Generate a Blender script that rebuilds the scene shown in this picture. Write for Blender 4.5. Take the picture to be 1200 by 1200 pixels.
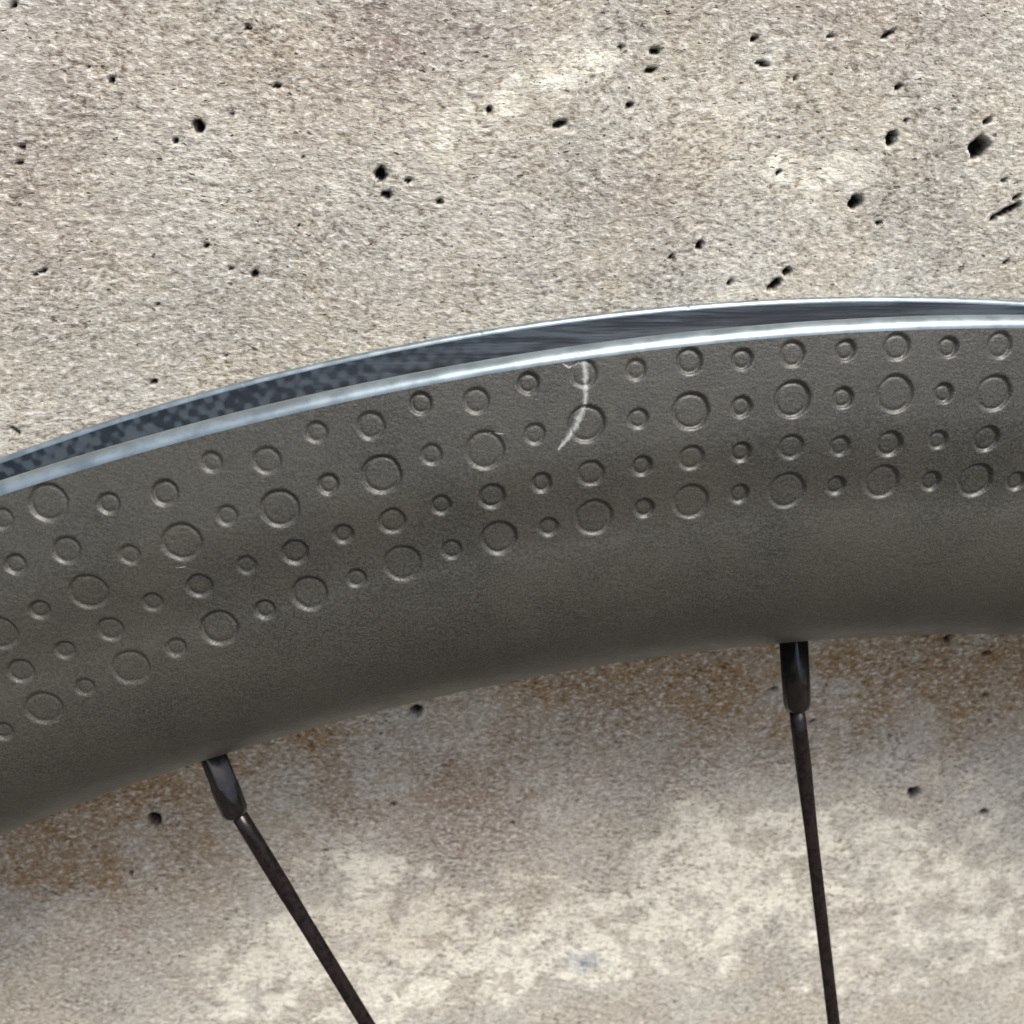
import bpy, math, random
import numpy as np

S = bpy.context.scene
R = math.radians
for o in list(bpy.data.objects):
    bpy.data.objects.remove(o)

# ------------------------------------------------------------------ camera
MM = 0.001
cam = bpy.data.cameras.new('camera')
cam_ob = bpy.data.objects.new('camera', cam)
S.collection.objects.link(cam_ob)
from mathutils import Matrix, Vector
cam_ob.matrix_world = Matrix((( 0.9954909, 0.0275788, -0.0907595, -54.192 * MM),
                              (-0.0934161, 0.4511787, -0.8875309, -112.124 * MM),
                              ( 0.0164718, 0.8920074,  0.4517206, 642.117 * MM),
                              (0, 0, 0, 1)))
cam.sensor_width = 36
cam.lens = 36 * 1116.55 / 1200
cam.clip_start = 0.005
cam.clip_end = 50
cam.dof.use_dof = True
cam.dof.focus_distance = 0.098
cam.dof.aperture_fstop = 45
S.camera = cam_ob

# ------------------------------------------------------------------ light
SUN_EL, SUN_AZ = R(62), R(212)      # azimuth: 180 = straight in front of the wall (-Y)
w = bpy.data.worlds.new('World')
S.world = w
w.use_nodes = True
nt = w.node_tree
nt.nodes.clear()
sky = nt.nodes.new('ShaderNodeTexSky')
sky.sky_type = 'NISHITA'
sky.sun_disc = False
sky.sun_elevation = SUN_EL
sky.sun_rotation = R(180) - (SUN_AZ - R(180))
sky.dust_density = 4.0
sky.air_density = 0.9
sky.ozone_density = 1.0
bg = nt.nodes.new('ShaderNodeBackground')
bg.inputs['Strength'].default_value = 0.06
wo = nt.nodes.new('ShaderNodeOutputWorld')
nt.links.new(sky.outputs[0], bg.inputs[0])
nt.links.new(bg.outputs[0], wo.inputs[0])
sun = bpy.data.lights.new('sun', 'SUN')
sun.energy = 1.5
sun.angle = R(22)
sun.color = (1.0, 0.965, 0.915)
sun_ob = bpy.data.objects.new('sun', sun)
S.collection.objects.link(sun_ob)
# direction from the scene to the sun
sx = -math.sin(SUN_AZ) * math.cos(SUN_EL)
sy = math.cos(SUN_AZ) * math.cos(SUN_EL)
sz = math.sin(SUN_EL)
sun_ob.rotation_euler = Vector((sx, sy, sz)).to_track_quat('Z', 'Y').to_euler()
sun_ob.location = (0.3, -1, 2)
S.view_settings.view_transform = 'Standard'
S.view_settings.look = 'None'
S.view_settings.exposure = 1.66
S.view_settings.gamma = 1

# ------------------------------------------------------------------ helpers
def link(o, parent=None):
    S.collection.objects.link(o)
    if parent is not None:
        o.parent = parent
    return o

def mesh_np(name, verts, quads, mat, parent=None, attrs=None, smooth=True):
    """verts (n,3) in metres, quads (m,4)"""
    me = bpy.data.meshes.new(name)
    n, m = len(verts), len(quads)
    me.vertices.add(n)
    me.vertices.foreach_set('co', np.asarray(verts, np.float32).ravel())
    me.loops.add(m * 4)
    me.loops.foreach_set('vertex_index', np.asarray(quads, np.int32).ravel())
    me.polygons.add(m)
    me.polygons.foreach_set('loop_start', np.arange(0, m * 4, 4, dtype=np.int32))
    me.polygons.foreach_set('loop_total', np.full(m, 4, np.int32))
    me.polygons.foreach_set('use_smooth', np.full(m, smooth))
    me.update(calc_edges=True)
    me.validate()
    for k, v in (attrs or {}).items():
        a = me.attributes.new(k, 'FLOAT', 'POINT')
        a.data.foreach_set('value', np.asarray(v, np.float32).ravel())
    me.materials.append(mat)
    return link(bpy.data.objects.new(name, me), parent)

def grid_quads(nu, nv, wrap_u=False, wrap_v=False, flip=False):
    iu = np.arange(nu if wrap_u else nu - 1)
    iv = np.arange(nv if wrap_v else nv - 1)
    U, V = np.meshgrid(iu, iv, indexing='ij')
    U2, V2 = (U + 1) % nu, (V + 1) % nv
    q = np.stack([U * nv + V, U2 * nv + V, U2 * nv + V2, U * nv + V2], -1).reshape(-1, 4)
    return q[:, ::-1] if flip else q

def vnoise(x, y, size, seed):
    """smooth value noise in -1..1"""
    rs = np.random.RandomState(seed)
    G = rs.uniform(-1, 1, (256, 256))
    x = np.asarray(x) / size + 1000; y = np.asarray(y) / size + 1000
    xi, yi = np.floor(x).astype(int), np.floor(y).astype(int)
    fx, fy = x - xi, y - yi
    fx = fx * fx * (3 - 2 * fx); fy = fy * fy * (3 - 2 * fy)
    g = lambda a, b: G[a % 256, b % 256]
    return ((g(xi, yi) * (1 - fx) + g(xi + 1, yi) * fx) * (1 - fy)
            + (g(xi, yi + 1) * (1 - fx) + g(xi + 1, yi + 1) * fx) * fy)

def sstep(a, b, x):
    t = np.clip((x - a) / (b - a), 0, 1)
    return t * t * (3 - 2 * t)

class NT:
    """small node-tree writer"""
    def __init__(s, name):
        s.m = bpy.data.materials.new(name); s.m.use_nodes = True
        s.t = s.m.node_tree; s.t.nodes.clear()
        s.out = s.t.nodes.new('ShaderNodeOutputMaterial')
        s.b = s.t.nodes.new('ShaderNodeBsdfPrincipled')
        s.l(s.b.outputs[0], s.out.inputs[0])
    def l(s, a, b): s.t.links.new(a, b)
    def n(s, typ, **k):
        x = s.t.nodes.new(typ)
        for a, v in k.items(): setattr(x, a, v)
        return x
    def put(s, sock, v):
        if hasattr(v, 'is_output') or isinstance(v, bpy.types.NodeSocket): s.l(v, sock)
        else: sock.default_value = v
    def noise(s, vec, scale, detail=3, rough=.5, dist=0):
        x = s.n('ShaderNodeTexNoise'); s.l(vec, x.inputs['Vector'])
        x.inputs['Scale'].default_value = scale; x.inputs['Detail'].default_value = detail
        x.inputs['Roughness'].default_value = rough; x.inputs['Distortion'].default_value = dist
        return x.outputs['Fac']
    def ramp(s, v, a, b, lo=0., hi=1.):
        x = s.n('ShaderNodeMapRange', clamp=True, interpolation_type='SMOOTHSTEP')
        s.l(v, x.inputs[0]); x.inputs[1].default_value = a; x.inputs[2].default_value = b
        x.inputs[3].default_value = lo; x.inputs[4].default_value = hi
        return x.outputs[0]
    def math(s, op, a, b=0.):
        x = s.n('ShaderNodeMath', operation=op); s.put(x.inputs[0], a); s.put(x.inputs[1], b)
        return x.outputs[0]
    def mix(s, f, a, b, mode='MIX'):
        x = s.n('ShaderNodeMix', data_type='RGBA', blend_type=mode)
        s.put(x.inputs[0], f)
        s.put(x.inputs[6], a if hasattr(a, 'links') else (*a, 1)); s.put(x.inputs[7], b if hasattr(b, 'links') else (*b, 1))
        return x.outputs[2]
    def attr(s, name):
        x = s.n('ShaderNodeAttribute', attribute_name=name); return x.outputs['Fac']
    def coord(s, scale=(1, 1, 1), rot=(0, 0, 0)):
        c = s.n('ShaderNodeTexCoord'); mp = s.n('ShaderNodeMapping')
        mp.inputs['Scale'].default_value = scale; mp.inputs['Rotation'].default_value = rot
        s.l(c.outputs['Object'], mp.inputs[0]); return mp.outputs[0]
    def bump(s, h, dist, strength=1., normal=None):
        x = s.n('ShaderNodeBump'); s.l(h, x.inputs['Height'])
        x.inputs['Distance'].default_value = dist; x.inputs['Strength'].default_value = strength
        if normal is not None: s.l(normal, x.inputs['Normal'])
        return x.outputs[0]
    def done(s, **k):
        for a, v in k.items():
            s.put(s.b.inputs[a.replace('_', ' ')], (*v, 1) if isinstance(v, tuple) and len(v) == 3 else v)
        return s.m

# ------------------------------------------------------------------ materials
def mat_concrete():
    n = NT('weathered_concrete')
    k = 1000.0
    # grain: slightly elongated sideways, its direction wandering over the wall
    base = n.coord((k, k, k))
    warp = n.n('ShaderNodeTexNoise'); n.l(base, warp.inputs['Vector']); warp.inputs['Scale'].default_value = .02
    wv = n.n('ShaderNodeVectorMath', operation='MULTIPLY_ADD')
    n.l(warp.outputs['Color'], wv.inputs[0]); wv.inputs[1].default_value = (4, 0, 6); n.l(base, wv.inputs[2])
    mp = n.n('ShaderNodeMapping'); mp.inputs['Scale'].default_value = (1.1, 1, 2.0); mp.inputs['Rotation'].default_value = (0, R(-6), 0)
    n.l(wv.outputs[0], mp.inputs[0]); v = mp.outputs[0]
    g1 = n.noise(v, 1.15, 3, .65, .3)
    g2 = n.noise(v, .55, 4, .6, .3)
    big = n.noise(base, .045, 5, .6, .5)
    mid = n.noise(base, .16, 5, .62, .4)
    hue = n.noise(base, .07, 4, .55)
    col = n.mix(n.ramp(big, .35, .65), CONC_A, CONC_B)
    col = n.mix(n.ramp(hue, .42, .62, 0, .55), col, CONC_C)
    col = n.mix(n.math('MULTIPLY', n.attr('mauve'), n.ramp(mid, .3, .62, .3, 1.)), col, CONC_MAUVE)
    pf = n.math('MULTIPLY', n.math('MULTIPLY', n.attr('pale'), n.ramp(mid, .36, .62, .25, 1.35)), n.ramp(n.noise(base, .55, 4, .7), .38, .60, .55, 1.1))
    col = n.mix(n.ramp(pf, 0, 1.), col, CONC_PALE)
    speck = n.noise(base, .9, 4, .7)
    rf = n.math('MULTIPLY', n.attr('rust_shade'), n.ramp(n.math('ADD', n.math('MULTIPLY', speck, .5), n.math('MULTIPLY', mid, .5)), .36, .62, .5, 1.))
    col = n.mix(rf, col, CONC_RUST_SHADE)  # rusty stains, plus the brown shade under the rim put into the colour
    col = n.mix(n.math('MULTIPLY', n.attr('blue'), .75), col, (.36, .40, .43))
    # grain contrast
    gg = n.math('ADD', n.math('MULTIPLY', g1, .6), n.math('MULTIPLY', g2, .4))
    calm = n.ramp(n.noise(base, .11, 4, .6), .36, .64, .55, 1.)
    dk = n.math('MULTIPLY', n.ramp(gg, .38, .515, 1., 0.), calm)
    col = n.mix(dk, col, n.mix(1., col, (.36, .31, .27), 'MULTIPLY'))
    lt = n.ramp(gg, .52, .62, 0., .75)
    col = n.mix(lt, col, (.76, .73, .66))
    sp1 = n.noise(base, 1.7, 5, .72)
    col = n.mix(n.ramp(sp1, .57, .66, 0, .75), col, n.mix(1., col, (.38, .35, .32), 'MULTIPLY'))
    sp2 = n.noise(n.coord((k * .8, k, k), (.3, .2, .5)), 2.3, 4, .7)
    col = n.mix(n.ramp(sp2, .58, .66, 0, .6), col, (.80, .78, .70))
    # little open pores
    pv = n.noise(v, .75, 2, .5)
    pore = n.ramp(pv, .27, .33, 1., 0.)
    col = n.mix(n.math('MULTIPLY', pore, .8), col, (.09, .075, .06))
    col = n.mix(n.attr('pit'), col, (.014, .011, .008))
    h = n.math('SUBTRACT', n.math('ADD', n.math('MULTIPLY', g1, .6), n.math('MULTIPLY', g2, 1.)), n.math('MULTIPLY', pore, 1.2))
    return n.done(Base_Color=col, Roughness=.88, Normal=n.bump(h, .00030, .8), Specular_IOR_Level=.25)

CONC_A, CONC_B, CONC_C = (.405, .385, .33), (.53, .51, .44), (.48, .43, .33)
CONC_MAUVE, CONC_PALE, CONC_RUST_SHADE = (.33, .285, .25), (.90, .88, .74), (.30, .20, .095)

def mat_satin():
    n = NT('satin_carbon_coating')
    b = n.coord((1000, 1000, 1000))
    big = n.noise(b, .06, 4, .6)
    col = n.mix(n.ramp(big, .35, .65), (.020, .020, .0155), (.036, .0345, .026))
    f = n.noise(b, 4.5, 2, .6)
    col = n.mix(n.ramp(f, .38, .62, 0, .55), col, (.072, .069, .057))
    st = n.coord((1000, 1000, 2400))
    fine = n.noise(st, .9, 4, .65)
    rg = n.ramp(n.noise(b, .3, 4, .6), .3, .7, .42, .52)
    h = n.math('ADD', n.math('MULTIPLY', fine, 1.), n.math('MULTIPLY', n.noise(b, 3.6, 3, .6), .9))
    return n.done(Base_Color=col, Roughness=rg, Normal=n.bump(h, .00008, .8), Specular_IOR_Level=.5, Coat_Weight=.25, Coat_Roughness=.38)

def mat_lip():
    n = NT('worn_carbon_lip')
    b = n.coord((1000, 1000, 1000))
    f = n.noise(b, .35, 4, .6)
    col = n.mix(n.ramp(f, .35, .65), (.19, .235, .255), (.26, .315, .345))
    return n.done(Base_Color=col, Roughness=n.ramp(f, .3, .7, .34, .46), Metallic=.75, Normal=n.bump(n.noise(b, 1.1, 3, .6), .00001, .4), Specular_IOR_Level=.8)

def mat_bed():
    n = NT('bare_carbon_weave')
    b = n.coord((1000, 1000, 1000))
    vo = n.n('ShaderNodeTexVoronoi'); n.l(b, vo.inputs['Vector']); vo.inputs['Scale'].default_value = .55
    wob = n.noise(b, .5, 2, .5)
    su = n.math('SINE', n.math('ADD', n.math('MULTIPLY', n.attr('arc'), 2 * math.pi / 2.1), n.math('MULTIPLY', wob, 2.6)))
    sv = n.math('SINE', n.math('ADD', n.math('MULTIPLY', n.attr('across'), 2 * math.pi / 2.1), n.math('MULTIPLY', wob, 1.5)))
    a1 = n.math('ADD', n.math('MULTIPLY', n.math('MULTIPLY', su, sv), .14), n.math('ADD', .5, n.math('MULTIPLY', n.math('SUBTRACT', wob, .5), .9)))
    a2 = n.noise(n.coord((140, 1000, 2600), (0, R(0), 0)), .5, 3, .6, .2)
    sw = n.n('ShaderNodeSeparateXYZ'); n.l(n.coord(), sw.inputs[0])
    m = n.n('ShaderNodeMix', data_type='FLOAT'); n.l(n.ramp(sw.outputs[0], -.090, -.030), m.inputs[0]); n.l(a1, m.inputs[2]); n.l(a2, m.inputs[3]); m = m.outputs[0]
    col = n.mix(n.ramp(m, .42, .62), (.008, .012, .017), (.040, .052, .062))
    s = n.coord((250, 250, 250))
    return n.done(Base_Color=col, Roughness=.42, Normal=n.bump(m, .00012, .7), Specular_IOR_Level=.5)

def mat_black():
    n = NT('black_anodised_metal')
    b = n.coord((1000, 1000, 1000)); f = n.noise(b, 1.5, 4, .6)
    col = n.mix(n.ramp(f, .35, .65), (.003, .0025, .0025), (.008, .006, .006))
    return n.done(Base_Color=col, Roughness=n.ramp(f, .3, .7, .16, .26), Specular_IOR_Level=.5, Normal=n.bump(f, .00002, .4))

def mat_spoke():
    n = NT('black_steel_spoke')
    b = n.coord((1000, 1000, 1000)); f = n.noise(b, 1.3, 4, .65)
    col = n.mix(n.ramp(f, .35, .65), (.003, .0025, .0025), (.012, .007, .007))
    return n.done(Base_Color=col, Roughness=n.ramp(f, .3, .7, .25, .38), Metallic=0., Specular_IOR_Level=.3, Normal=n.bump(f, .00003, .5))

def mat_scratch():
    n = NT('pale_scratch')
    b = n.coord((1000, 1000, 1000))
    f = n.noise(b, 2.6, 4, .7)
    e = n.attr('edge')
    a = n.ramp(n.math('ADD', n.math('MULTIPLY', f, 1.0), n.math('MULTIPLY', e, .6)), .52, 1.12)
    n.b.inputs['Base Color'].default_value = (.42, .44, .43, 1)
    n.b.inputs['Roughness'].default_value = .7
    n.l(n.math('MULTIPLY', a, .68), n.b.inputs['Alpha'])
    return n.m

def mat_ground():
    n = NT('grey_paving')
    b = n.coord((1, 1, 1)); f = n.noise(b, 30, 6, .6)
    return n.done(Base_Color=n.mix(f, (.07, .058, .045), (.13, .11, .085)), Roughness=.9)

M_CONC, M_SATIN, M_LIP, M_BED = mat_concrete(), mat_satin(), mat_lip(), mat_bed()
M_BLACK, M_SPOKE, M_SCR, M_GROUND = mat_black(), mat_spoke(), mat_scratch(), mat_ground()

# ------------------------------------------------------------------ the wall
# explicit holes, stains and painted rim shade of this wall: x, z in mm on the wall, half sizes in mm, angle
PITS= [(-77.23, 632.33, 0.67, 0.77, 10), (-58.09, 627.38, 0.71, 0.72, 20), (-57.61, 625.39, 0.57, 0.37, 0), (-55.09, 626.85, 0.38, 0.27, 0), (-51.61, 624.57, 0.43, 0.28, 0), (-46.06, 634.24, 0.33, 0.3, 0), (-38.22, 632.84, 0.76, 0.31, 15), (-30.53, 634.92, 0.43, 0.39, 0), (-28.12, 640.28, 0.61, 0.33, 0), (-28.52, 638.44, 0.66, 0.25, 10), (-31.88, 640.64, 0.28, 0.25, 0), (-85.48, 636.8, 0.34, 0.37, 0), (-87.56, 638.06, 0.34, 0.16, 0), (-72.96, 616.51, 0.34, 0.44, -30), (-95.71, 630.15, 0.3, 0.22, 0), (-96.31, 628.52, 0.39, 0.22, 0), (10.94, 630.69, 1.14, 1.34, -20), (11.23, 633.64, 0.51, 0.33, 30), (0.22, 631.63, 0.56, 0.84, 0), (-2.75, 624.66, 0.78, 0.74, 0), (-20.99, 619.57, 0.41, 0.6, -25), (-11.17, 614.97, 1.07, 0.52, 35), (-9.9, 616.51, 0.43, 0.42, 0), (-24.27, 618.29, 0.31, 0.3, 0), (-16.83, 615.21, 0.37, 0.36, 0), (16.53, 623.81, 1.62, 0.46, 25), (14.85, 622.82, 0.43, 0.41, 0), (17.11, 625.28, 0.54, 0.25, 20), (-2.19, 642.43, 0.87, 0.25, 30), (-8.89, 642.07, 0.38, 0.21, 20), (-0.1, 637.08, 0.4, 0.31, 0), (-16.13, 639.2, 0.86, 0.21, -10), (-17.33, 641.69, 0.47, 0.25, 20), (-12.15, 637.8, 0.24, 0.3, 0), (1.55, 633.55, 0.25, 0.23, 0), (15.01, 627.12, 0.48, 0.3, 0), (-12.65, 627.95, 0.3, 0.28, 0), (0.56, 622.22, 0.37, 0.25, 0), (17.65, 617.53, 0.33, 0.27, 0), (-96.21, 534.2, 1.0, 1.21, 0), (-56.39, 552.8, 0.87, 0.86, 0), (24.49, 531.0, 1.12, 1.25, 0), (37.95, 525.68, 0.85, 1.01, 0), (32.07, 550.65, 0.57, 0.52, 0), (23.33, 561.78, 0.61, 0.96, -20), (30.18, 558.65, 0.83, 0.58, 25), (-68.7, 551.64, 0.37, 0.47, 0), (-90.3, 544.37, 0.49, 0.41, 0), (-2.66, 553.71, 0.81, 0.33, 15), (4.68, 547.25, 0.62, 0.34, 10), (18.01, 543.39, 0.43, 0.36, 0), (-60.46, 534.83, 0.52, 0.52, 0), (-52.44, 542.0, 0.39, 0.34, 0), (-71.52, 525.99, 0.46, 0.46, 0), (-101.51, 523.71, 0.45, 0.55, 0), (-41.81, 529.5, 0.41, 0.46, 0), (-75.57, 617.21, 0.24, 0.24, 0), (-77.91, 619.8, 0.38, 0.29, 0), (-73.52, 633.55, 0.27, 0.17, 0), (-96.72, 616.82, 1.01, 0.19, 20), (-103.18, 597.89, 0.69, 0.23, -45), (-84.23, 613.04, 0.43, 0.2, 0), (-71.03, 641.79, 0.43, 0.2, 0), (-77.24, 606.94, 0.3, 0.21, 0), (-86.09, 603.78, 0.4, 0.27, 0), (-67.5, 621.95, 0.24, 0.19, 0), (-79.83, 630.86, 0.27, 0.26, 0), (-66.42, 629.39, 0.23, 0.18, 0)]
PALE= [(-64, 500, 26, 18, 0, .75), (-15, 507, 34, 14, 12, .65), (10, 514, 30, 24, 0, .5), (45, 510, 25, 26, 0, .4), (-49.1, 632.4, 6.54, 3.05, 30, 0.5), (-39.9, 637.2, 6.51, 2.53, 25, 0.55), (-34.4, 638.9, 3.73, 2.09, 20, 0.5), (-60.2, 615.7, 10.82, 0.5, 20, 0.35), (-46.3, 620.0, 5.94, 0.45, 20, 0.3), (-5.9, 520.0, 14.06, 8.94, 10, 0.9), (1.1, 522.4, 5.94, 5.92, 0, 0.6), (-33.8, 496.7, 11.42, 7.74, 10, 1.0), (-23.3, 500.0, 7.65, 8.76, 0, 0.6), (-66.4, 522.2, 6.76, 5.65, 0, 0.9), (-62.7, 513.2, 6.98, 11.92, 0, 0.5), (-80.1, 504.7, 8.38, 10.36, 0, 0.6), (-59.3, 489.4, 12.01, 11.35, 0, 0.9), (-89.9, 491.7, 8.58, 6.65, 0, 0.7), (-7.8, 628.2, 12.23, 5.69, 0, 0.5), (-15.0, 636.2, 6.82, 5.26, 0, 0.4), (-100.2, 591.6, 4.05, 2.36, 0, 0.3), (-20.3, 613.4, 10.6, 2.1, 0, 0.3), (39.4, 499.4, 14.99, 13.98, 0, 0.4)]
RUST_SHADE= [(-20, 549, 70, 12, 4, .5), (-100, 530, 24, 16, 20, .5), (20, 552, 30, 9, 0, .5), (-30, 520, 90, 24, 5, .16), (-10, 560, 62, 5.4, 2, .75), (-104, 544, 26, 7, 25, .8), (-70, 553, 22, 5, 22, .6), (-104.1, 540.2, 13.29, 4.68, 22, 0.9), (-90.1, 544.2, 9.74, 4.08, 20, 0.5), (-112.8, 527.0, 7.46, 6.33, 10, 0.7), (-71.2, 547.8, 9.9, 2.89, 20, 0.6), (-39.8, 557.0, 13.85, 3.08, 12, 0.7), (-10.4, 557.8, 9.17, 2.83, 5, 0.6), (-8.8, 555.3, 3.97, 3.2, 5, 0.5), (26.1, 555.0, 15.32, 3.68, 3, 0.9), (30.7, 558.8, 8.31, 2.96, 0, 0.6), (8.9, 559.9, 6.69, 2.22, 0, 0.5), (-67.8, 639.7, 7.88, 4.84, 0, 0.12), (-28.0, 629.9, 6.85, 3.64, 0, 0.15), (-67.7, 499.2, 8.66, 10.72, 0, 0.1), (-53.0, 508.2, 12.92, 8.21, 0, 0.15)]  # rusty stains; the long bands paint the rim's warm shadow onto the wall
MAUVE= [(-85.9, 639.4, 13.59, 7.23, 0, 0.5), (-68.1, 636.4, 12.44, 7.47, 0, 0.6), (-54.5, 640.7, 10.71, 4.83, 0, 0.7), (-27.6, 625.3, 12.98, 4.73, 0, 0.5), (-10.4, 643.9, 11.39, 2.48, 0, 0.6), (5.1, 643.3, 7.82, 5.12, 0, 0.4), (-95.7, 624.2, 7.15, 9.15, 0, 0.6), (-47.3, 615.6, 16.09, 3.01, 10, 0.3), (-52.7, 523.9, 19.19, 11.26, 15, 0.7), (-39.2, 535.6, 21.58, 8.82, 10, 0.5), (-58.9, 500.4, 10.19, 12.83, 0, 0.7), (27.7, 536.3, 13.3, 13.13, 0, 0.4), (-6.7, 538.6, 12.59, 7.12, 0, 0.3), (-108.2, 509.5, 13.22, 16.02, 0, 0.4)]
BLUE= [(-27.6, 495.6, 1.39, 1.56, 0, 1.0), (-31.0, 497.1, 1.22, 1.33, 0, 0.8), (-24.3, 495.3, 1.55, 0.9, 0, 0.6), (-29.1, 493.8, 1.08, 1.13, 0, 0.7)]


def axis(lo, hi, step, ext):
    core = np.arange(lo, hi, step)
    out = np.cumsum(np.geomspace(step * 1.3, 40, 34))
    a = lo - out[::-1]; b = core[-1] + out
    return np.concatenate([a[a > -ext - 40 + lo], core, b])

def build_wall():
    xs = axis(-142, 78, .27, 900)
    zs = axis(456, 660, .27, 600)
    zs = zs[zs > 8]
    zs = np.concatenate([[-20.], zs])
    X, Z = np.meshgrid(xs, zs, indexing='ij')
    Y = np.zeros_like(X)
    Y += .10 * vnoise(X, Z, 9, 1) + .06 * vnoise(X, Z, 3.1, 2) + .035 * vnoise(X, Z, 1.1, 3) + .03 * vnoise(X, Z * 1.6, .62, 4)
    pit = np.zeros_like(X)
    wob = vnoise(X, Z, 1.0, 8) * .28 + vnoise(X, Z, .45, 9) * .14
    rs = random.Random(4)
    L = list(PITS)
    for i in range(40):
        r = rs.choice([.14, .17, .2, .22, .28])
        L.append((rs.uniform(-140, 76), rs.uniform(458, 658), r * rs.uniform(1, 1.8), r, rs.uniform(-20, 30)))
    for (px, pz, a, b, ang) in L:
        # only the neighbourhood of the hole
        i0, i1 = np.searchsorted(xs, [px - 4, px + 4]); j0, j1 = np.searchsorted(zs, [pz - 4, pz + 4])
        sl = (slice(i0, i1), slice(j0, j1))
        c, s = math.cos(R(ang)), math.sin(R(ang))
        dx, dz = X[sl] - px, Z[sl] - pz
        u, v = (dx * c + dz * s) / a, (-dx * s + dz * c) / b
        d = np.hypot(u, v) * (1 + wob[sl])
        depth = min(2.4, 2.4 * min(a, b) + .15)
        Y[sl] += depth * sstep(1.12, .55, d)
        pit[sl] = np.maximum(pit[sl], sstep(1.08, .78, d))
    def blob(L):
        A = np.zeros_like(X)
        n1 = vnoise(X, Z, 7, 21) * .8 + vnoise(X, Z, 2.6, 22) * .5 + vnoise(X, Z, .9, 23) * .18
        for (px, pz, a, b, ang, k) in L:
            c, s = math.cos(R(ang)), math.sin(R(ang))
            dx, dz = X - px, Z - pz
            d = np.hypot((dx * c + dz * s) / a, (-dx * s + dz * c) / b)
            A += k * np.exp(-(np.clip(d + n1 * .6, 0, 9) ** 2) * 1.1)
        return np.clip(A, 0, 1)
    at = dict(pit=pit, pale=blob(PALE), rust_shade=blob(RUST_SHADE), mauve=blob(MAUVE), blue=blob(BLUE))
    V = np.stack([X, Y, Z], -1).reshape(-1, 3) * MM
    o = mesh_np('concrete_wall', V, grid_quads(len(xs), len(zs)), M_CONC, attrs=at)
    o['label'] = 'pitted beige and grey concrete wall with pale and rusty stains and painted brown rim shade behind the wheel rim'
    o['category'] = 'wall'
    # body of the wall behind the face
    me = o.data
    return o
wall = build_wall()
# the wall's thickness: a solid slab right behind its face
x0, x1 = -1.35, 1.25
def box_part(name, lo, hi, mat, parent):
    v = [(x, y, z) for x in (lo[0], hi[0]) for y in (lo[1], hi[1]) for z in (lo[2], hi[2])]
    q = [(0, 1, 3, 2), (4, 6, 7, 5), (0, 4, 5, 1), (2, 3, 7, 6), (0, 2, 6, 4), (1, 5, 7, 3)]
    return mesh_np(name, np.array(v), np.array(q), mat, parent, smooth=False)
bb = [tuple(c) for c in wall.bound_box]
bx = (min(c[0] for c in bb), max(c[0] for c in bb)); bz = (min(c[2] for c in bb), max(c[2] for c in bb))
box_part('wall_core', (bx[0], .004, bz[0]), (bx[1], .16, bz[1]), M_CONC, wall)

g = mesh_np('ground', np.array([(-6, -6, 0), (6, -6, 0), (6, .003, 0), (-6, .003, 0)], float), np.array([(0, 1, 2, 3)]), M_GROUND, smooth=False)
g['kind'] = 'structure'

# ------------------------------------------------------------------ the wheel
RO, TILT = 311.5, R(10)
root = bpy.data.objects.new('bicycle_wheel', None)
link(root)
root.empty_display_size = .05
root.rotation_euler = (-TILT, 0, 0)
root.location = (0, -121.686 * MM, 2.5 * MM)
root['label'] = 'dark grey dimpled deep-section carbon bicycle wheel leaning against the concrete wall'
root['category'] = 'bicycle wheel'

def loc(r, a, z):
    """wheel coordinates (mm; a = radians clockwise from the top; z towards the viewer) -> local metres"""
    return np.stack([r * np.sin(a), -z + 0 * a, r * np.cos(a) + RO], -1) * MM

def side_z(r):
    r = np.asarray(r, float)
    return np.where(r < 292, 13 * np.sqrt(np.clip(1 - ((292 - r) / 19.1) ** 2, 0, 1)),
                    13 + 1.2 * sstep(292, 302, r) - .75 * (np.clip((r - 297) / 13., 0, 1.1)) ** 2)

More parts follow.
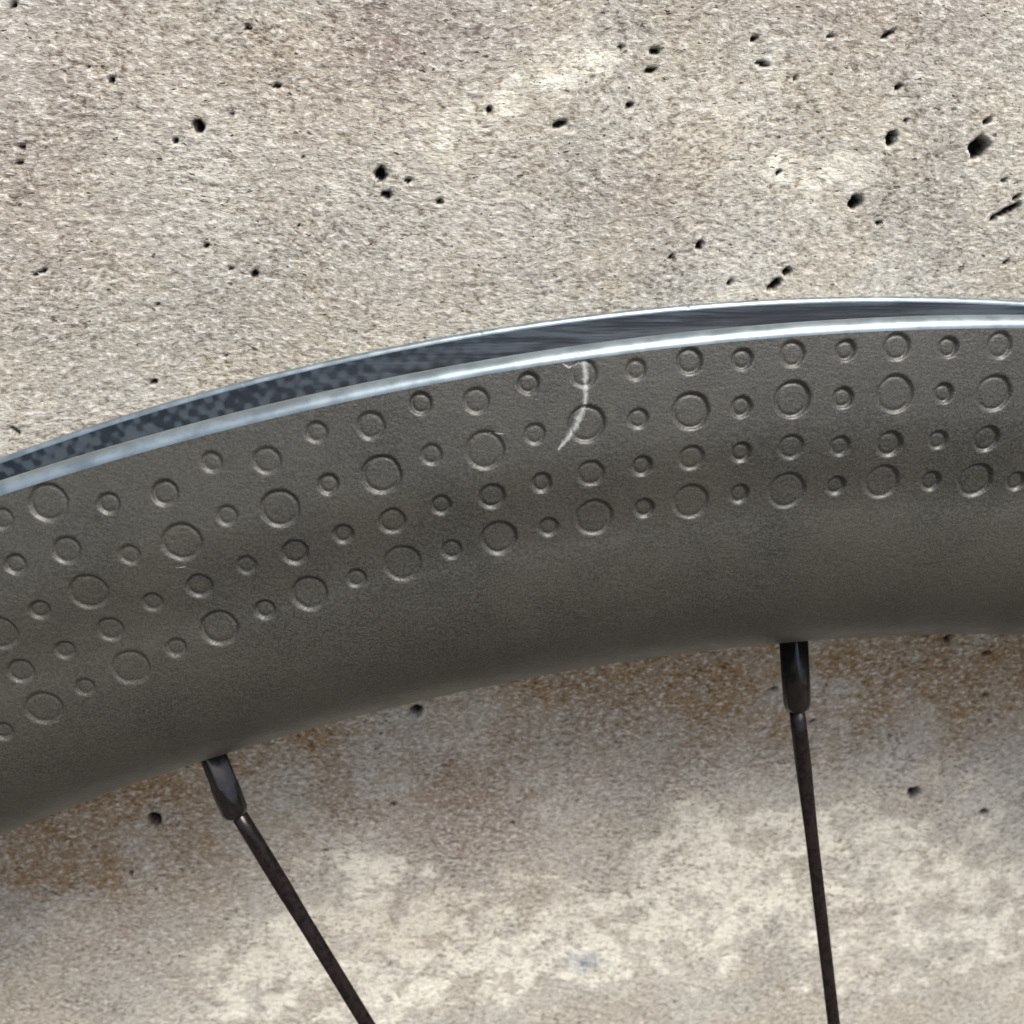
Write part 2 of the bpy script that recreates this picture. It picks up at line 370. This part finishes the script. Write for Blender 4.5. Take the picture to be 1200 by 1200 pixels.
# dimples of the near side: (angle in degrees, radius in mm, size)
ROWS = [
    [(-16.73, 308.4, 'L'), (-17.57, 308.3, 'S')],
    [(0.3, 308.7, 'M'), (-0.66, 308.6, 'S'), (-1.62, 308.8, 'M'), (-2.56, 308.7, 'S'), (-3.53, 308.7, 'M'), (-4.44, 308.6, 'S'), (-5.38, 308.9, 'M'), (-6.34, 308.7, 'S'), (-7.26, 309.0, 'M'), (-8.24, 308.9, 'S'), (-9.18, 308.1, 'M'), (-10.13, 308.8, 'S'), (-11.05, 307.7, 'M'), (-11.99, 308.2, 'S'), (-12.94, 306.7, 'M'), (-13.86, 307.8, 'S'), (-14.8, 306.2, 'M'), (-15.77, 306.7, 'S'), (-16.77, 303.7, 'M'), (-17.7, 303.9, 'S')],
    [(0.29, 304.1, 'L'), (-0.68, 304.2, 'S'), (-1.61, 304.3, 'L'), (-2.59, 304.2, 'S'), (-3.53, 304.4, 'L'), (-4.48, 304.1, 'S'), (-5.41, 304.2, 'L'), (-6.38, 304.1, 'S'), (-7.31, 304.3, 'L'), (-8.25, 304.1, 'S'), (-9.18, 303.4, 'L'), (-10.13, 303.9, 'S'), (-11.07, 303.0, 'L'), (-12.03, 303.2, 'S'), (-12.97, 302.0, 'L'), (-13.9, 302.6, 'S'), (-14.82, 301.3, 'L'), (-15.77, 301.5, 'S'), (-16.74, 299.2, 'L'), (-17.7, 299.0, 'S'), (-18.59, 298.1, 'L')],
    [(0.29, 299.5, 'M'), (-0.68, 299.5, 'S'), (-1.63, 299.3, 'M'), (-2.59, 299.4, 'S'), (-3.54, 299.7, 'M'), (-4.5, 299.6, 'S'), (-5.44, 299.6, 'M'), (-6.37, 299.4, 'S'), (-7.33, 299.4, 'M'), (-8.26, 299.2, 'S'), (-9.2, 298.7, 'M'), (-10.15, 298.8, 'S'), (-11.08, 298.2, 'M'), (-12.02, 298.0, 'S'), (-12.97, 297.3, 'M'), (-13.89, 297.3, 'S'), (-14.86, 296.5, 'M'), (-15.78, 296.2, 'S'), (-16.73, 294.8, 'M'), (-17.7, 294.2, 'S'), (-18.65, 293.6, 'M')],
    [(1.13, 294.9, 'S'), (0.27, 295.1, 'L'), (-0.65, 295.1, 'S'), (-1.65, 295.3, 'L'), (-2.57, 295.2, 'S'), (-3.55, 295.1, 'L'), (-4.49, 295.2, 'S'), (-5.45, 295.0, 'L'), (-6.36, 294.9, 'S'), (-7.34, 294.7, 'L'), (-8.23, 294.4, 'S'), (-9.2, 294.2, 'L'), (-10.13, 293.9, 'S'), (-11.1, 293.6, 'L'), (-12.03, 293.1, 'S'), (-12.97, 292.7, 'L'), (-13.88, 292.2, 'S'), (-14.83, 291.6, 'L'), (-15.75, 290.9, 'S'), (-16.72, 290.3, 'L'), (-17.71, 289.8, 'S'), (-18.64, 289.1, 'L'), (-19.6, 288.2, 'S')],
]
SIZE = {'L': 1.83, 'M': 1.28, 'S': 1.00}
STEP = .954
DIM = [d for row in ROWS for d in row]
# the same pattern carried on to both sides
for base, last, seq in ((308.7, .3, 'MS'), (304.2, .29, 'LS'), (299.4, .29, 'MS'), (295.1, 1.13, 'SL')):
    for i in range(1, 13):
        DIM.append((last + STEP * i, base, seq[i % 2]))
for k in range(1, 9):      # left of the frame the rows keep sinking and a new one starts on top
    a = -18.6 - STEP * k
    DIM.append((a, 308.4 - .35 * k, 'LS'[k % 2]))
    DIM.append((a, 303.2 - .4 * k, 'MS'[k % 2]))
    if k > 0: DIM.append((a, 298.1 - .55 * k, 'LS'[k % 2]))
    DIM.append((a, 293.6 - .65 * k, 'MS'[k % 2]))
    if k > 1: DIM.append((a, 288.9 - .65 * (k - 1), 'LS'[k % 2]))

def dimple_depth(A, Rr):
    """how far the surface sinks (mm) at angle A (rad), radius Rr"""
    D = np.zeros(np.broadcast(A, Rr).shape)
    n = vnoise(A * 300, Rr, .8, 31) * .05
    for (a, r, s) in DIM:
        a = R(a)
        m = (np.abs(A - a) * 300 < 3) & (np.abs(Rr - r) < 3)
        if not m.any(): continue
        d = np.hypot((A[m] - a) * r, Rr[m] - r) / 1.0 + n[m]
        rad = SIZE[s] * (1 + .03 * math.sin(a * 5711 + r * 13)); dep = .30 + .07 * math.sin(a * 917 + r * 7)
        D[m] = np.maximum(D[m], dep * .78 * sstep(rad + .08, rad - .17, d) + dep * .42 * np.exp(-((d - rad + .20) / .15) ** 2))
    return D

# profile of the near sidewall from the lip down and round the nose (r, z)
def prof_near():
    p = []
    for r in np.arange(310.3, 292.05, -.15): p.append((r, float(side_z(r))))
    for t in np.linspace(0, math.pi / 2, 150): p.append((292 - 19.1 * math.sin(t), 13 * math.cos(t)))
    return np.array(p)
PN = prof_near()

def angles():
    core = np.arange(R(-26), R(10), .14 / 300)
    rest = np.linspace(core[-1], core[0] + 2 * math.pi, 220)[1:-1]
    return np.concatenate([core, rest])
ANG = angles()

def build_rim():
    A = ANG[:, None]; Rr = PN[None, :, 0]; Z = PN[None, :, 1]
    A2 = np.where(A > math.pi, A - 2 * math.pi, A) + 0 * Rr
    R2 = Rr + 0 * A
    D = dimple_depth(A2, R2)
    # faint unevenness of the moulded skin
    D = D + .012 * vnoise(A2 * 300, R2, 3.0, 41) + .005 * vnoise(A2 * 300, R2, 1.2, 42)
    # surface normal in the (r, z) plane
    t = np.gradient(PN, axis=0); t /= np.linalg.norm(t, axis=1)[:, None]
    nr, nz = t[:, 1], -t[:, 0]          # outwards
    sg = np.sign(nz[5]); nr, nz = nr * sg, nz * sg
    V = loc(R2 - D * nr[None], A + 0 * R2, Z - D * nz[None])
    near = mesh_np('rim', V.reshape(-1, 3), grid_quads(len(ANG), len(PN), wrap_u=True, flip=True), M_SATIN, root)
    a2 = np.linspace(0, 2 * math.pi, 721)[:-1]
    Pf = PN[::5] if (len(PN) - 1) % 5 == 0 else np.concatenate([PN[::5], PN[-1:]])
    far = mesh_np('far_sidewall', loc(Pf[None, :, 0] + 0 * a2[:, None], a2[:, None] + 0 * Pf[None, :, 0], -Pf[None, :, 1]).reshape(-1, 3),
                  grid_quads(len(a2), len(Pf), wrap_u=True), M_SATIN, near)
    return near
rim = build_rim()

def lip_profile(sg):
    # from the sidewall up over a rounded shoulder, then down the hook into the tyre bed
    z0 = float(side_z(310.3))
    p = []
    for t in np.linspace(0, math.pi / 2, 14): p.append((310.3 + 1.15 * math.sin(t), z0 - 1.5 * (1 - math.cos(t))))
    for t in np.linspace(0, math.pi / 2, 8)[1:]: p.append((310.85 + .6 * math.cos(t), z0 - 1.5 - .6 * math.sin(t)))
    p = np.array(p); p[:, 1] *= sg
    return p
def hook_profile(sg):
    p = np.array([(310.85, float(side_z(310.3)) - 2.1), (309.6, 11.2), (308.3, 11.0), (306.9, 10.9), (306.0, 10.5), (305.6, 9.6)])
    p[:, 1] *= sg
    return p

def sweep(name, P, ang, mat, parent, noise=0., seed=1, flip=False, bite=0.):
    A = ang[:, None] + 0 * P[None, :, 0]; Rr = P[None, :, 0] + 0 * A; Z = P[None, :, 1] + 0 * A
    if noise:
        Rr = Rr + noise * vnoise(A * 300, Z * 2, 1.7, seed) + noise * .6 * vnoise(A * 300, Z * 2, .5, seed + 1)
    if bite:
        b = sstep(.90, .99, vnoise(A * 300, 0 * A, .8, seed + 2)) * bite * (.4 + .6 * vnoise(A * 300, 0 * A, 9, 99))
        Rr = Rr - b * sstep(310.4, 311.3, Rr)
    return mesh_np(name, loc(Rr, A, Z).reshape(-1, 3), grid_quads(len(ang), len(P), wrap_u=True, flip=flip), mat, parent,
                   attrs=dict(arc=A * 306, across=0 * A + np.r_[0, np.cumsum(np.hypot(*np.diff(P, axis=0).T))][None]))

sweep('rim_lip', lip_profile(1), ANG, M_LIP, rim, .005, 51, False)
sweep('rim_lip', lip_profile(-1), ANG, M_LIP, rim, .010, 61, True, .3)
BED = np.concatenate([hook_profile(1), np.array([(305.5, 7), (304.2, 5), (303.6, 3), (303.6, -3), (304.2, -5), (305.5, -7)]), hook_profile(-1)[::-1]])
def dens(P, n):
    s = np.r_[0, np.cumsum(np.hypot(*np.diff(P, axis=0).T))]; t = np.linspace(0, s[-1], n)
    return np.c_[np.interp(t, s, P[:, 0]), np.interp(t, s, P[:, 1])]
bed_ang = np.linspace(0, 2 * math.pi, 2601)[:-1]
sweep('rim_bed', dens(BED, 60), bed_ang, M_BED, rim, .03, 71, True)

# the long pale scratch that crosses two dimples
def build_scratch(pts=None, wid=None):
    pts = pts or [(-7.235, 310.35), (-7.22, 309.2), (-7.25, 308.0), (-7.275, 306.9), (-7.335, 305.7), (-7.43, 304.8), (-7.56, 303.8), (-7.72, 303.0), (-7.90, 302.2)]
    wid = wid or [.50, .42, .40, .40, .40, .44, .44, .36, .16]
    t = np.linspace(0, len(pts) - 1, 150); k = np.arange(len(pts))
    a = np.radians(np.interp(t, k, [p[0] for p in pts])); r = np.interp(t, k, [p[1] for p in pts]); wd = np.interp(t, k, wid)
    a = np.convolve(np.pad(a, 8, 'edge'), np.ones(17) / 17, 'valid')
    a = a + .05 / 300 * vnoise(r, r * 0, .6, 5)
    tx, ty = np.gradient(a * 306), np.gradient(r); l = np.hypot(tx, ty); nx, ny = -ty / l, tx / l
    c = np.linspace(-1, 1, 9)[None, :]
    ww = wd * (1 + .25 * vnoise(r, 0 * r, .5, 77))
    Rr = r[:, None] + c * (ny * ww)[:, None]; A = a[:, None] + c * (nx * ww)[:, None] / 306
    over = np.clip((Rr - 310.3) / 1.15, 0, 1)
    Z = side_z(np.minimum(Rr, 310.3)) - 1.5 * (1 - np.sqrt(1 - over ** 2))
    Z = Z - dimple_depth(A, Rr) + .035
    edge = (1 - np.abs(c)) + 0 * A
    mesh_np('scratch', loc(Rr, A, Z).reshape(-1, 3), grid_quads(150, 9), M_SCR, rim, attrs=dict(edge=edge))
build_scratch()
# chips where it starts at the lip, and two faint scuffs on the coating
build_scratch([(-7.60, 310.2), (-7.50, 309.75), (-7.38, 309.9), (-7.25, 310.35)], [.10, .18, .22, .15])
build_scratch([(-7.42, 310.75), (-7.30, 310.85), (-7.18, 310.8)], [.12, .25, .12])
build_scratch([(-9.05, 304.9), (-8.92, 304.75), (-8.80, 304.6)], [.05, .16, .05])
build_scratch([(-15.1, 299.0), (-15.0, 298.9), (-14.92, 298.85)], [.04, .12, .04])

# spokes and nipples: straight lines from the rim hole to the hub flange
def tube(name, p0, p1, secs, n, mat, parent, wide=None, roundness=2., cap=True):
    """secs: (t in mm from p0, half width across, half width along the wheel axis, squareness)"""
    p0, p1 = np.array(p0, float), np.array(p1, float)
    d = (p1 - p0) / np.linalg.norm(p1 - p0)
    ax = np.array([0, 0, 1.]); ax -= d * (ax @ d); ax /= np.linalg.norm(ax)
    sd = np.cross(d, ax)
    rings = []
    for (t, w1, w2, sq, tw) in secs:
        th = np.linspace(0, 2 * math.pi, n, endpoint=False)
        c, s = np.cos(th), np.sin(th)
        e = 2. / sq
        x = np.sign(c) * np.abs(c) ** e * w1; y = np.sign(s) * np.abs(s) ** e * w2
        x, y = x * math.cos(tw) - y * math.sin(tw), x * math.sin(tw) + y * math.cos(tw)
        rings.append(p0 + d * t + x[:, None] * sd + y[:, None] * ax)
    V = np.concatenate(rings); Q = [tuple(q) for q in grid_quads(len(secs), n, wrap_v=True)]
    # wheel coordinates (x, y up, z to viewer) -> local
    W = np.c_[V[:, 0], -V[:, 2], V[:, 1] + RO] * MM
    me = bpy.data.meshes.new(name)
    F = Q + [tuple(range(n))[::-1], tuple(range(len(V) - n, len(V)))]
    me.from_pydata([tuple(v) for v in W], [], F)
    me.update()
    import bmesh
    bm = bmesh.new(); bm.from_mesh(me); bmesh.ops.recalc_face_normals(bm, faces=bm.faces); bm.to_mesh(me); bm.free()
    me.polygons.foreach_set('use_smooth', np.ones(len(me.polygons), bool))
    me.materials.append(mat)
    return link(bpy.data.objects.new(name, me), parent)

def rot(p, deg):
    c, s = math.cos(R(deg)), math.sin(R(deg))    # clockwise
    return (p[0] * c + p[1] * s, -p[0] * s + p[1] * c, p[2])
# (nipple head, nipple end, spoke start, spoke end): the spoke leaves its nipple at a slight angle
KIND_A = ((-81.13, 265.42, -.1), (-77.58, 252.43, .9), (-77.35, 252.77, .9), (33.49, 15.66, 22.0))
KIND_B = ((-11.05, 276.35, 0), (-9.50, 262.97, .9), (-9.54, 262.86, .9), (34.26, 5.84, 22.0))
for i in range(24):
    a = 15 * i - 17 if i % 2 == 0 else 15 * (i - 1) - 2.13
    g_ = 15 * (i - (i % 2))
    side = 1 if (i // 2) % 2 == 0 else -1
    n0, n1, p0, p1 = [rot((q[0], q[1], q[2] * side), g_) for q in (KIND_A if i % 2 == 0 else KIND_B)]
    L = math.dist(p0, p1)
    tw = .5 if i % 2 == 0 else .15
    secs = [(-.8, .92, .92, 2, 0), (3, .98, .94, 2, 0), (7.5, 1.0, .9, 2, tw * .3), (11, .98, .55, 2, tw), (17, .88, .42, 2, tw), (L - 14, .86, .42, 2, tw), (L - 8, .95, .95, 2, 0), (L, .95, .95, 2, 0)]
    sp = tube('spoke', p0, p1, secs, 20, M_SPOKE, root)
    nl = math.dist(n0, n1)
    ns = [(0.2, 1.30, 1.30, 9, .62), (nl - 4.6, 1.30, 1.30, 9, .62), (nl - 4.2, 1.56, 1.56, 2.6, .62), (nl - .9, 1.56, 1.56, 2.2, .62), (nl - .35, 1.42, 1.42, 2.1, .62), (nl, 1.0, 1.0, 2, .62), (nl + .01, .5, .5, 2, .62)]
    tube('nipple', n0, n1, ns, 40, M_BLACK, sp)

# hub
def lathe(name, prof, mat, parent):
    th = np.linspace(0, 2 * math.pi, 65)[:-1]
    P = np.array(prof, float)
    V = np.stack([P[None, :, 0] * np.sin(th)[:, None], -P[None, :, 1] + 0 * th[:, None], P[None, :, 0] * np.cos(th)[:, None] + RO], -1).reshape(-1, 3) * MM
    return mesh_np(name, V, grid_quads(64, len(P), wrap_u=True), mat, parent)
hub = lathe('hub', [(8, 44), (14, 44), (15, 40), (17, 30), (18, 25), (38, 24), (39, 22), (38, 20), (17, 19), (13, 12), (12, 0), (13, -12), (17, -19), (38, -20), (39, -22), (38, -24), (18, -25), (17, -30), (15, -40), (14, -44), (8, -44)], M_BLACK, root)
lathe('axle', [(.5, 50), (6, 50), (6, -50), (.5, -50)], M_SPOKE, hub)
